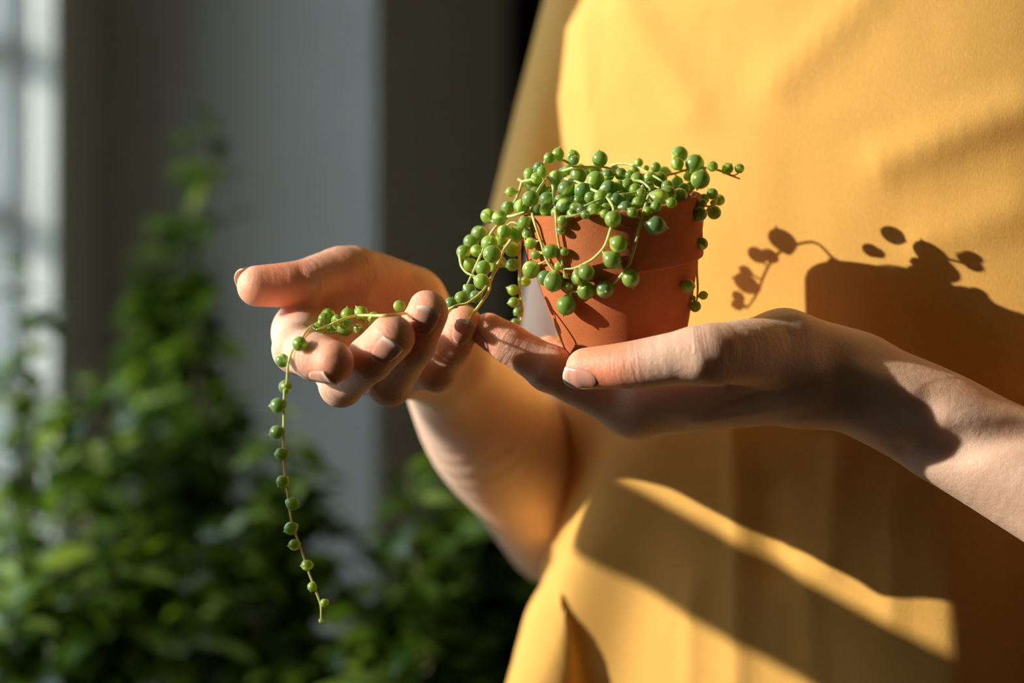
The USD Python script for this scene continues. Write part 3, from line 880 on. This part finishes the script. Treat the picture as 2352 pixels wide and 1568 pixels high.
def hit(px, py, y0=-60, y1=60):
    """Depth at which the view line through a pixel meets the pot or the mound of pearls on it."""
    ys = np.arange(y0, y1, 0.4)
    q = to_pot(np.array([P(px, py, y) for y in ys]))
    rho, h = np.hypot(q[:, 0], q[:, 1]), q[:, 2]
    R = np.interp(h, [a[1] for a in OUT], [a[0] for a in OUT])
    ins = ((h <= 0) & (h > -DEPTH) & (rho < R)) | ((h > 0) & (rho < 34.7) & (h < dome_h(rho)))
    return (ys[np.argmax(ins)], 'pot' if h[np.argmax(ins)] <= 0 else 'mound') if ins.any() else (None, None)


def on_hand(px, py, clear):
    """Depth at which a ball of radius clear rests on the right hand, seen through a pixel."""
    ys = np.arange(-70, 40, 0.5)
    d = hand_sdf(RH, np.array([P(px, py, y) for y in ys]), 'R')
    k = np.argmax(d < clear)
    return ys[max(k - 1, 0)] if (d < clear).any() else None


def z1(x, y):
    return 1000 + x / 3.136, 300 + y / 3.136


def z2(x, y):
    return 500 + x / 3.563, 520 + y / 3.563


def z5(x, y):
    return 550 + x / 2.063, 700 + y / 2.063


# every pearl in view: position and radius as seen in three enlargements of the photograph, depth (mm) or None to lie on pot or mound
PEARLS = []
for x, y, r, d in [
    # along the top and on the right
    (820, 195, 40, -8), (885, 168, 45, -5), (993, 188, 50, 0), (1000, 212, 36, -9), (1185, 203, 57, -6), (745, 265, 40, -4), (770, 293, 40, -13), (682, 312, 48, 2), (730, 340, 44, -8),
    (1465, 230, 33, 10), (1520, 270, 22, 12), (1587, 263, 38, 0), (1648, 300, 45, 14), (1760, 170, 60, 9), (1742, 238, 48, 0), (1868, 238, 70, 1), (1908, 350, 71, 0), (1820, 330, 36, 4),
    (1997, 257, 39, -6), (2105, 272, 42, -4), (2190, 272, 36, -4), (955, 285, 40, 8), (925, 300, 38, 14), (1040, 280, 45, 16), (1120, 300, 40, 18),
    # the mound
    (865, 335, 50, None), (1030, 325, 62, None), (1153, 355, 66, None), (1243, 320, 46, None), (1335, 312, 46, None), (1400, 320, 36, None), (1545, 342, 46, None), (1455, 350, 52, None), (1615, 350, 55, None), (1670, 402, 46, None),
    (1742, 372, 45, None), (1615, 490, 73, None), (1675, 462, 66, None), (1760, 470, 58, None), (1460, 518, 45, None), (1440, 425, 46, None), (1385, 395, 52, None), (1352, 490, 39, None), (1250, 412, 58, None),
    (1060, 432, 60, None), (943, 420, 63, None), (1115, 480, 42, None), (1190, 482, 50, None), (1253, 468, 20, -34), (1027, 500, 31, None), (900, 502, 44, None), (803, 492, 52, None), (803, 572, 53, None), (830, 440, 42, None),
    (880, 398, 30, None), (690, 390, 50, None), (745, 415, 58, None), (685, 490, 60, -26), (1050, 573, 37, None), (1145, 577, 56, None), (930, 545, 62, None), (1225, 552, 32, None), (1590, 545, 42, None), (1370, 555, 50, None),
    (1480, 455, 40, None), (1320, 395, 44, None), (1150, 290, 45, None), (1290, 290, 40, None), (1430, 300, 45, None), (1540, 400, 36, None), (1300, 500, 50, None), (1420, 590, 40, None), (1530, 580, 34, None),
    (1010, 560, 46, None), (870, 590, 40, None), (730, 570, 44, None), (1700, 520, 40, None), (1790, 420, 44, None), (1840, 400, 36, None), (980, 600, 36, None), (1080, 605, 34, None), (1120, 420, 36, None), (1220, 600, 34, None),
    # hanging over the front of the pot
    (1280, 637, 62, None), (915, 648, 38, None), (905, 717, 33, None), (930, 872, 32, None), (887, 975, 32, None), (937, 1045, 20, None), (687, 810, 44, None), (722, 893, 36, None), (830, 868, 56, None),
    (690, 1000, 66, None), (790, 1060, 56, None), (850, 1087, 74, None), (957, 1122, 37, None), (943, 1258, 72, None), (1032, 1062, 54, None), (1088, 1020, 60, None), (1085, 1153, 66, None), (1222, 1143, 65, None),
    (1407, 1065, 66, None), (1585, 683, 73, None), (1320, 818, 65, None), (1273, 930, 66, None),
    # over the right edge
    (1995, 455, 42, -6), (2045, 500, 42, 2), (1935, 490, 38, 0), (1925, 525, 33, -10), (1902, 600, 54, -8), (2008, 590, 51, -2), (2000, 520, 22, -8), (1918, 815, 46, -4), (1818, 1120, 50, -12), (1930, 1185, 33, -8), (1857, 1205, 20, -8), (1872, 1265, 42, -10),
    # the cluster falling over the left edge
    (543, 440, 37, 2), (525, 553, 50, -4), (620, 548, 58, -16), (380, 615, 55, 2), (463, 628, 56, -10), (642, 662, 48, -20), (493, 728, 50, -17), (590, 740, 61, -12), (665, 745, 42, -8), (315, 740, 58, 6), (258, 800, 56, 6),
    (203, 873, 51, 4), (298, 865, 47, -2), (388, 812, 60, -8), (407, 889, 66, -16), (250, 965, 49, 4), (343, 990, 56, -8), (470, 945, 41, 0), (333, 1085, 58, -14), (555, 855, 54, 12), (557, 965, 46, 12), (480, 780, 50, 0),
    (652, 1085, 38, 14), (560, 1148, 40, 10), (565, 1235, 38, 10), (595, 1305, 34, 10), (573, 1380, 30, 10), (415, 980, 40, 2), (440, 835, 44, 4), (245, 1150, 48, -6), (290, 1195, 46, -14), (188, 1207, 52, -12), (112, 1243, 45, -12)]:
    PEARLS.append((*z1(x, y), r / 3.136, d))
for x, y, r, d in [(1487, 652, 51, -16), (1172, 712, 63, -12), (1062, 722, 56, -12), (905, 730, 62, -6), (870, 755, 50, -16), (848, 783, 30, -24), (830, 840, 63, -23), (977, 768, 50, -20), (1042, 830, 70, -16), (917, 843, 36, -12),
                   (1275, 745, 50, -6), (1150, 835, 42, -8), (955, 840, 36, -8), (670, 960, 62, -34), (527, 1097, 58, -40), (555, 1312, 57, -41), (493, 1463, 63, -44)]:
    h = on_hand(*z2(x, y), 0.6) if x < 1500 else None
    PEARLS.append((*z2(x, y), r / 3.563, d if h is None else min(d, h - 0.165 * r / 3.563)))
for x, y, r in [(177, 604, 34), (200, 707, 32), (205, 837, 30), (252, 942, 31), (244, 1058, 31), (260, 1137, 27), (320, 1233, 27), (344, 1335, 22), (402, 1412, 20), (386, 1497, 11)]:
    PEARLS.append((*z5(x, y), r / 2.063, -44))

STEMS = []                                                     # (pixels, depth, radius mm)


def stem(to_px, pts, depth, r=0.5, hand=False):
    q = []
    n = len(pts)
    for i, (x, y) in enumerate(pts):
        px, py = to_px(x, y)
        if depth is None:
            d, what = hit(px, py)
            d = (d - 2.2) if d is not None else -6
        elif np.ndim(depth):
            d = np.interp(i / (n - 1), np.linspace(0, 1, len(depth)), depth)
        else:
            d = depth
        if hand and px < 930:
            h = on_hand(px, py, r + 0.2)
            d = d if h is None else min(d, h)
        q.append(P(px, py, d))
    q = np.array(q)
    if depth is None and n > 3:                                # even out the depths
        yy = q[:, 1].copy(); yy[1:-1] = (q[:-2, 1] + 2 * q[1:-1, 1] + q[2:, 1]) / 4
        yy = np.minimum(yy, q[:, 1]); q[:, 1] = yy
    STEMS.append((spline(q, 7), r))


stem(z1, [(790, 205), (860, 208), (925, 214), (965, 238), (1010, 260), (1160, 258), (1240, 268), (1330, 300), (1400, 330)], [-4, -4, -6, -4, 2])
stem(z1, [(890, 300), (950, 280), (1010, 263), (1100, 262), (1180, 258)], [6, 0, -6], 0.55)
stem(z1, [(1400, 292), (1510, 318), (1690, 315), (1800, 285), (1940, 268), (2040, 285), (2120, 318), (2195, 348)], [0, 2, 0, -4, -4])
stem(z1, [(2100, 310), (2150, 322), (2190, 300)], -4, 0.3)
stem(z1, [(1260, 255), (1320, 238), (1400, 243), (1470, 268), (1545, 310), (1620, 355), (1700, 400), (1780, 440), (1890, 510), (1960, 545), (2030, 528)], [8, 4, -8, -18, -14, -8, -6])
stem(z1, [(800, 330), (820, 350), (845, 405), (855, 500), (868, 620), (875, 720), (895, 850), (920, 975), (937, 1050)], None, 0.55)
stem(z1, [(690, 520), (697, 590), (710, 650), (755, 780), (800, 930), (855, 1015), (860, 1040)], None, 0.6)
stem(z1, [(935, 345), (1040, 378), (1130, 425), (1220, 465), (1270, 530), (1285, 580), (1278, 640), (1262, 710), (1220, 830), (1150, 910), (1090, 950), (1000, 990), (925, 995)], None, 0.6)
stem(z1, [(1420, 360), (1490, 372), (1545, 430), (1525, 500), (1495, 600), (1460, 740), (1425, 870), (1390, 970), (1340, 1040), (1285, 1095), (1230, 1140)], None, 0.62)
stem(z1, [(1070, 545), (1160, 505), (1270, 467), (1400, 452), (1540, 432)], None, 0.45)
stem(z1, [(725, 460), (760, 400), (800, 345)], [-24, -16, -10], 0.6)
stem(z1, [(598, 350), (622, 372), (595, 460), (575, 505), (490, 630), (400, 740), (330, 890), (275, 1010), (225, 1115)], [4, 2, -2, -4, -4, -6], 0.6)
stem(z1, [(622, 368), (700, 350), (780, 340)], [2, -6, -8], 0.55)
stem(z1, [(520, 620), (560, 612), (640, 585)], [-12, -14, -20], 0.6)
stem(z1, [(545, 785), (490, 865), (440, 985), (395, 1085), (380, 1165), (290, 1295), (250, 1350)], [-14, -8, -4, -6, -10], 0.65)
stem(z1, [(400, 1060), (345, 1150), (240, 1235), (150, 1260), (60, 1300)], [-10, -22, -24, -16], 0.5)
stem(z1, [(620, 720), (607, 810), (607, 960), (610, 1150), (627, 1300), (605, 1400)], [8, 12, 10, 10], 0.65)
stem(z1, [(175, 900), (180, 940), (190, 980), (230, 1025), (290, 1048)], [2, -4, -8], 0.55)
stem(z1, [(1975, 550), (1930, 620), (1918, 700), (1905, 770), (1888, 850), (1884, 1000), (1890, 1130), (1882, 1240)], [-6, -2, -2, -8], 0.5)
stem(z1, [(940, 622), (1020, 607), (1080, 590)], None, 0.55)
stem(z1, [(957, 1125), (985, 1155), (1030, 1160), (1120, 1165), (1180, 1180)], None, 0.45)
stem(z1, [(640, 700), (560, 660), (500, 690)], [-18, -16, -12], 0.4)
# the strand lying across the right hand and hanging over its edge
stem(z2, [(1960, 655), (1800, 690), (1680, 695), (1530, 712), (1340, 728), (1170, 727), (1060, 745), (960, 785), (880, 820), (810, 842)], [-12, -14, -18, -24, -26], 0.55, True)
stem(z2, [(1230, 800), (1170, 828), (1100, 805), (980, 860), (900, 870), (820, 815), (770, 815), (720, 865), (670, 950), (615, 1010), (578, 1120), (562, 1300), (540, 1500)], [-12, -10, -14, -20, -32, -40, -43, -44], 0.5, True)
stem(z5, [(213, 400), (210, 500), (209, 640), (211, 760), (232, 920), (248, 1030), (290, 1150), (330, 1270), (375, 1390), (386, 1430), (386, 1490)], -44, 0.42)

# a vine hanging down behind the pot, seen only by its shadow on the shirt
stem(lambda x, y: (x, y), [(1400, 400), (1432, 392), (1440, 440), (1440, 500), (1438, 560), (1436, 606)], [20, 27, 37, 43, 47, 51], 0.5)
for x, y, r, d in [(1445, 420, 24, 37), (1432, 462, 15, 41), (1450, 478, 17, 46), (1428, 545, 22, 50), (1448, 590, 12, 54), (1430, 604, 11, 54), (1436, 520, 12, 50)]:
    PEARLS.append((x, y, r, d))

TH = np.concatenate([[0.0, 0.035, 0.08, 0.14, 0.22, 0.34, 0.5], np.linspace(0.66, 2.5, 12), [2.62, 2.74, 2.85, 2.95, 3.05]])


def pearl_mesh(c, r, tip, spin, base_pull, pointed, fine=True):
    """One succulent pearl: a ball with a small beak at one end, drawn out to its stalk at the other, a see-through window down one side."""
    th = TH if fine else TH[::2]
    n = 26 if fine else 14
    az = np.arange(n) * 2 * np.pi / n
    T, A = np.meshgrid(th, az, indexing='ij'); T, A = T.ravel(), A.ravel()
    rr = 1 + 0.26 * np.exp(-(T / 0.085) ** 2) + pointed * np.exp(-(T / 0.40) ** 2) + base_pull * np.exp(-((math.pi - T) / 0.36) ** 2)
    az0 = (A + math.pi) % (2 * math.pi) - math.pi
    wd = 0.34 * np.sin(np.clip(T * 1.12, 0, math.pi)) + 0.02
    stripe = np.clip(1.25 - (az0 / wd) ** 2, 0, 1) * np.clip((T - 0.1) / 0.3, 0, 1) * np.clip((2.75 - T) / 0.4, 0, 1)
    stalk = np.clip((T - 2.55) / 0.5, 0, 1) * 0.9 + 0.8 * np.exp(-(T / 0.09) ** 2)
    dent = 1 - 0.018 * stripe                                      # the window lies a trifle sunken
    w = np.stack([np.sin(T) * np.cos(A), np.sin(T) * np.sin(A), np.cos(T)], 1) * (rr * dent * r)[:, None]
    f = []
    m = len(th)
    i, j = np.meshgrid(np.arange(m - 1), np.arange(n), indexing='ij'); i, j = i.ravel(), j.ravel(); k = (j + 1) % n
    f = np.vstack([np.stack([i * n + j, (i + 1) * n + j, (i + 1) * n + k], 1), np.stack([i * n + j, (i + 1) * n + k, i * n + k], 1)])
    end = len(w)
    w = np.vstack([w, [[0, 0, -r * (1 + base_pull)]]]); j = np.arange(n)
    f = np.vstack([f, np.stack([(m - 1) * n + j, np.full(n, end), (m - 1) * n + (j + 1) % n], 1)])
    t = np.asarray(tip, float) / np.linalg.norm(tip)
    a = np.cross(t, [0.3, 0.5, 0.81]); a /= np.linalg.norm(a); b = np.cross(t, a)
    a2 = a * math.cos(spin) + b * math.sin(spin); b2 = np.cross(t, a2)
    return c + w @ np.stack([a2, b2, t]), f, np.append(stripe, 0.0) * 0.9, np.append(stalk, 0.9)


plant = thing('string_of_pearls', 'string of pearls succulent of round green beads spilling from the small terracotta pot', 'houseplant', PO / 1000)
for pts, r in STEMS:
    n = len(pts)
    obj('stem', tube(pts, r * np.interp(np.linspace(0, 1, n), [0, 0.85, 1], [1, 0.9, 0.55]), 8), M['stem'], plant, smooth=True)
allpts = np.vstack([s[0] for s in STEMS]); tree = cKDTree(allpts)
rng = np.random.default_rng(23)
placed = []
for px, py, rp, d in PEARLS:
    onpot = None
    if d is None:
        d, onpot = hit(px, py)
        if d is None:
            d = 4.0
        else:
            rmm = rp / PXMM * (CAM_D + d)
            d = d - rmm * (1.02 if onpot == 'pot' else 0.35)
    c = P(px, py, d); r = rp / PXMM * (CAM_D + d)
    for k in range(30):                                        # keep clear of the pot's wall
        q = to_pot(c); rho = math.hypot(q[0], q[1])
        R = np.interp(q[2], [a[1] for a in OUT], [a[0] for a in OUT])
        if -DEPTH < q[2] < 1.5 and abs(rho - R) < r * 0.98 and rho > R - r * 0.9:
            d -= 0.4; c = P(px, py, d); r = rp / PXMM * (CAM_D + d)
        else:
            break
    placed.append((c, r))
C0 = np.array([c for c, r in placed])
# lower layers of the mound that show between the upper pearls
for k in range(400):
    if len(placed) > 255:
        break
    rho, az = 29 * math.sqrt(rng.uniform()), rng.uniform(0, 2 * math.pi)
    c = to_world(np.array([rho * math.cos(az), rho * math.sin(az), dome_h(rho) - rng.uniform(4.5, 9.5)]))
    r = rng.uniform(2.2, 3.8)
    dd = np.array([np.linalg.norm(c - cc) - 0.8 * (r + r2) for cc, r2 in placed])
    if dd.min() > 0:
        placed.append((c, r))
for i, (c, r) in enumerate(placed):
    dist, j = tree.query(c)
    near = allpts[j] - c
    if dist < r * 3.2 and dist > 0.3:
        tip = -near / dist + rng.normal(0, 0.25, 3); bp = 0.22
    else:
        tip = rng.normal(0, 1, 3) + np.array([-0.3, -0.6, 0.0]); bp = 0.1
    tip /= np.linalg.norm(tip)
    fine = i < len(PEARLS)
    v, f, st, sk = pearl_mesh(c, r, tip, rng.uniform(0, 6.28), bp, rng.choice([0.0, 0.03, 0.05, 0.16], p=[0.3, 0.35, 0.2, 0.15]), fine)
    if dist < r * 3.2 and dist > r * 1.02 and i < len(PEARLS):
        base = c - tip * r * 1.12
        mid = (base + allpts[j]) / 2 + np.array([0, 0, -0.3])
        tv, tf = tube(spline([base + tip * r * 0.2, base, mid, allpts[j]], 4), np.interp(np.linspace(0, 1, 13), [0, 1], [0.55, 0.34]), 6)
        f = np.vstack([f, tf + len(v)]); v = np.vstack([v, tv]); st = np.concatenate([st, np.zeros(len(tv))]); sk = np.concatenate([sk, np.full(len(tv), 0.9)])
    obj('pearl', (v, f), M['pearl'][int(rng.choice(3, p=[0.5, 0.28, 0.22]))], plant, smooth=True, attrs={'stripe': st, 'stalk': sk})

# ------------------------------------------------------------------ plants on a table by the far window
TZ = 790.0
tb = thing('plant_table', 'low wooden table carrying the leafy pot plants by the window', 'table', (0.02, 0.53, 0))
obj('tabletop', box(-296, 330, 330, 900, TZ - 28, TZ, 4), M['table_wood'], tb, smooth=False)
for x in (-280, 280):
    for y in (346, 850):
        obj('leg', box(x, x + 34, y, y + 34, 0, TZ - 28, 3), M['table_wood'], tb, smooth=False)


def leaf(base, d, up, L, W, curl, fold):
    """A pointed leaf folded along its midrib, arching over; 24 triangles."""
    d = d / np.linalg.norm(d); s = np.cross(d, up); s /= np.linalg.norm(s) + 1e-9; n = np.cross(s, d)
    ts = np.array([0, 0.16, 0.36, 0.58, 0.80, 1.0]); ws = np.array([0.05, 0.62, 1.0, 0.92, 0.52, 0.02])
    v = []
    for t, w in zip(ts, ws):
        c = base + d * (L * (t - curl * 0.25 * t * t)) - n * (L * curl * t * t * 0.6)
        v += [c - s * W * w + n * fold * W * w, c, c + s * W * w + n * fold * W * w]
    f = []
    for i in range(5):
        a = i * 3
        f += [(a, a + 1, a + 4), (a, a + 4, a + 3), (a + 1, a + 2, a + 5), (a + 1, a + 5, a + 4)]
    return np.array(v), np.array(f)


def bush(px, top, half, y, seed, nl, label, L=36.0, mats=(0, 1, 2), mix=(0.45, 0.4, 0.15), lean=0.0, single=42, pot_r=58.0, power=0.6):
    rng = np.random.default_rng(seed)
    base = P(px, 784, y); base[2] = TZ
    topz = P(px, top, y)[2]; H = topz - TZ - 95
    rx = half / PXMM * (CAM_D + y)
    pt = thing('plant_pot', label[1], 'plant pot', base / 1000, 'pots on the window table')
    v, f = lathe([(0.05, 0), (pot_r * 0.72, 0), (pot_r * 0.76, 3), (pot_r, 92), (pot_r, 96), (pot_r - 5, 96), (pot_r - 7, 80), (0.05, 78)], 40)
    obj('pot_wall', (v + base, f), M['glaze'], pt, smooth=40)
    pl = thing('leafy_plant', label[0], 'houseplant', (base + np.array([0, 0, 80])) / 1000, 'leafy plants on the window table')
    leaves = []
    nst = 9
    stems = []
    for k in range(nst):
        a = 2 * math.pi * k / nst + rng.uniform(-0.3, 0.3); q = rng.uniform(0.25, 0.95)
        e = base + np.array([math.cos(a) * rx * q + lean * H * 0.5, math.sin(a) * rx * 0.7 * q, 95 + H * (1 - 0.55 * q ** 1.5) * rng.uniform(0.85, 1.0)])
        if k == 0:
            e = base + np.array([lean * H, 0, 95 + H])
        m1 = base + np.array([math.cos(a) * rx * q * 0.25, math.sin(a) * rx * 0.2 * q, 95 + H * 0.4])
        b0 = base + np.array([math.cos(a) * 12, math.sin(a) * 12, 79])
        sp = spline([b0, m1, e], 8); stems.append(sp)
    for k in range(nl):
        sp = stems[rng.integers(nst)]
        t = rng.uniform(0.18, 1.0) ** power
        c = sp[int(t * (len(sp) - 1))] + rng.normal(0, 1, 3) * np.array([rx * 0.16, rx * 0.13, rx * 0.12])
        a = rng.uniform(0, 2 * math.pi)
        d = np.array([math.cos(a), math.sin(a), rng.uniform(-0.5, 0.7)])
        ll = L * rng.uniform(0.6, 1.25)
        v, f = leaf(c, d, np.array([rng.normal(0, 0.35), rng.normal(0, 0.35), 1.0]), ll, ll * rng.uniform(0.20, 0.27), rng.uniform(0.1, 0.8), rng.uniform(0.1, 0.45))
        if v[:, 0].min() < LX + 6 or v[:, 1].max() > BY - 8 and v[:, 0].max() < bx or v[:, 2].min() < TZ + 4:
            continue
        leaves.append((v, f, int(rng.choice(3, p=mix))))
    for sp in stems:                                           # a tuft at every tip
        for q in range(5):
            a = rng.uniform(0, 2 * math.pi); d = np.array([math.cos(a), math.sin(a), rng.uniform(0.1, 1.2)])
            ll = L * rng.uniform(0.6, 1.0)
            v, f = leaf(sp[-1] - np.array([0, 0, q * 6.0]), d, np.array([0.1, 0.2, 1.0]), ll, ll * 0.24, rng.uniform(0.1, 0.6), 0.3)
            if v[:, 0].min() > LX + 6:
                leaves.append((v, f, int(rng.choice(3, p=mix))))
    leaves.sort(key=lambda q: q[0][:, 1].mean())               # the nearest leaves are parts of their own
    for v, f, m in leaves[:single]:
        obj('leaf', (v, f), M['leaf'][mats[m]], pl, smooth=True)
    for m in range(3):
        rest = [(v, f) for v, f, k in leaves[single:] if k == m]
        if rest:
            o = obj('foliage', cat(rest), M['leaf'][mats[m]], pl, smooth=True)
            tag(o, kind='stuff')
    for sp in stems:
        obj('stem', tube(sp, np.linspace(2.4, 0.9, len(sp)), 6), M['bark'], pl, smooth=True)


bush(335, 285, 90, 660, 1, 760, ('tall narrow dark green plant rising against the grey wall', 'dim pot of the tall plant against the grey wall'), 36, lean=0.10, mix=(0.5, 0.4, 0.1), pot_r=46, power=0.45)
bush(60, 600, 130, 520, 2, 300, ('leafy plant at the far left edge beside the window frame', 'dim pot under the leafy plant by the window frame'), 30, mix=(0.3, 0.4, 0.3), pot_r=46, single=36)
bush(450, 700, 250, 560, 3, 760, ('wide bushy plant below the tall one, behind the thumb', 'dim pot of the bushy plant below the tall one'), 30)
bush(190, 880, 250, 420, 4, 560, ('large-leaved bush in the lower left corner', 'dim pot of the bush in the lower left corner'), 33, mix=(0.35, 0.45, 0.2))
bush(650, 960, 270, 445, 5, 680, ('leafy plant behind the dangling strand of beads', 'dim pot behind the dangling strand of beads'), 32, mix=(0.4, 0.4, 0.2))
bush(1060, 990, 260, 560, 6, 700, ('dark leafy plant behind the blurred forearm', 'dim pot of the dark plant behind the forearm'), 32, mix=(0.55, 0.35, 0.1))
bush(940, 1080, 215, 385, 7, 520, ('low leafy plant between the dangling strand and the blurred elbow', 'dim pot of the low plant near the elbow'), 30, mix=(0.4, 0.4, 0.2), pot_r=32)
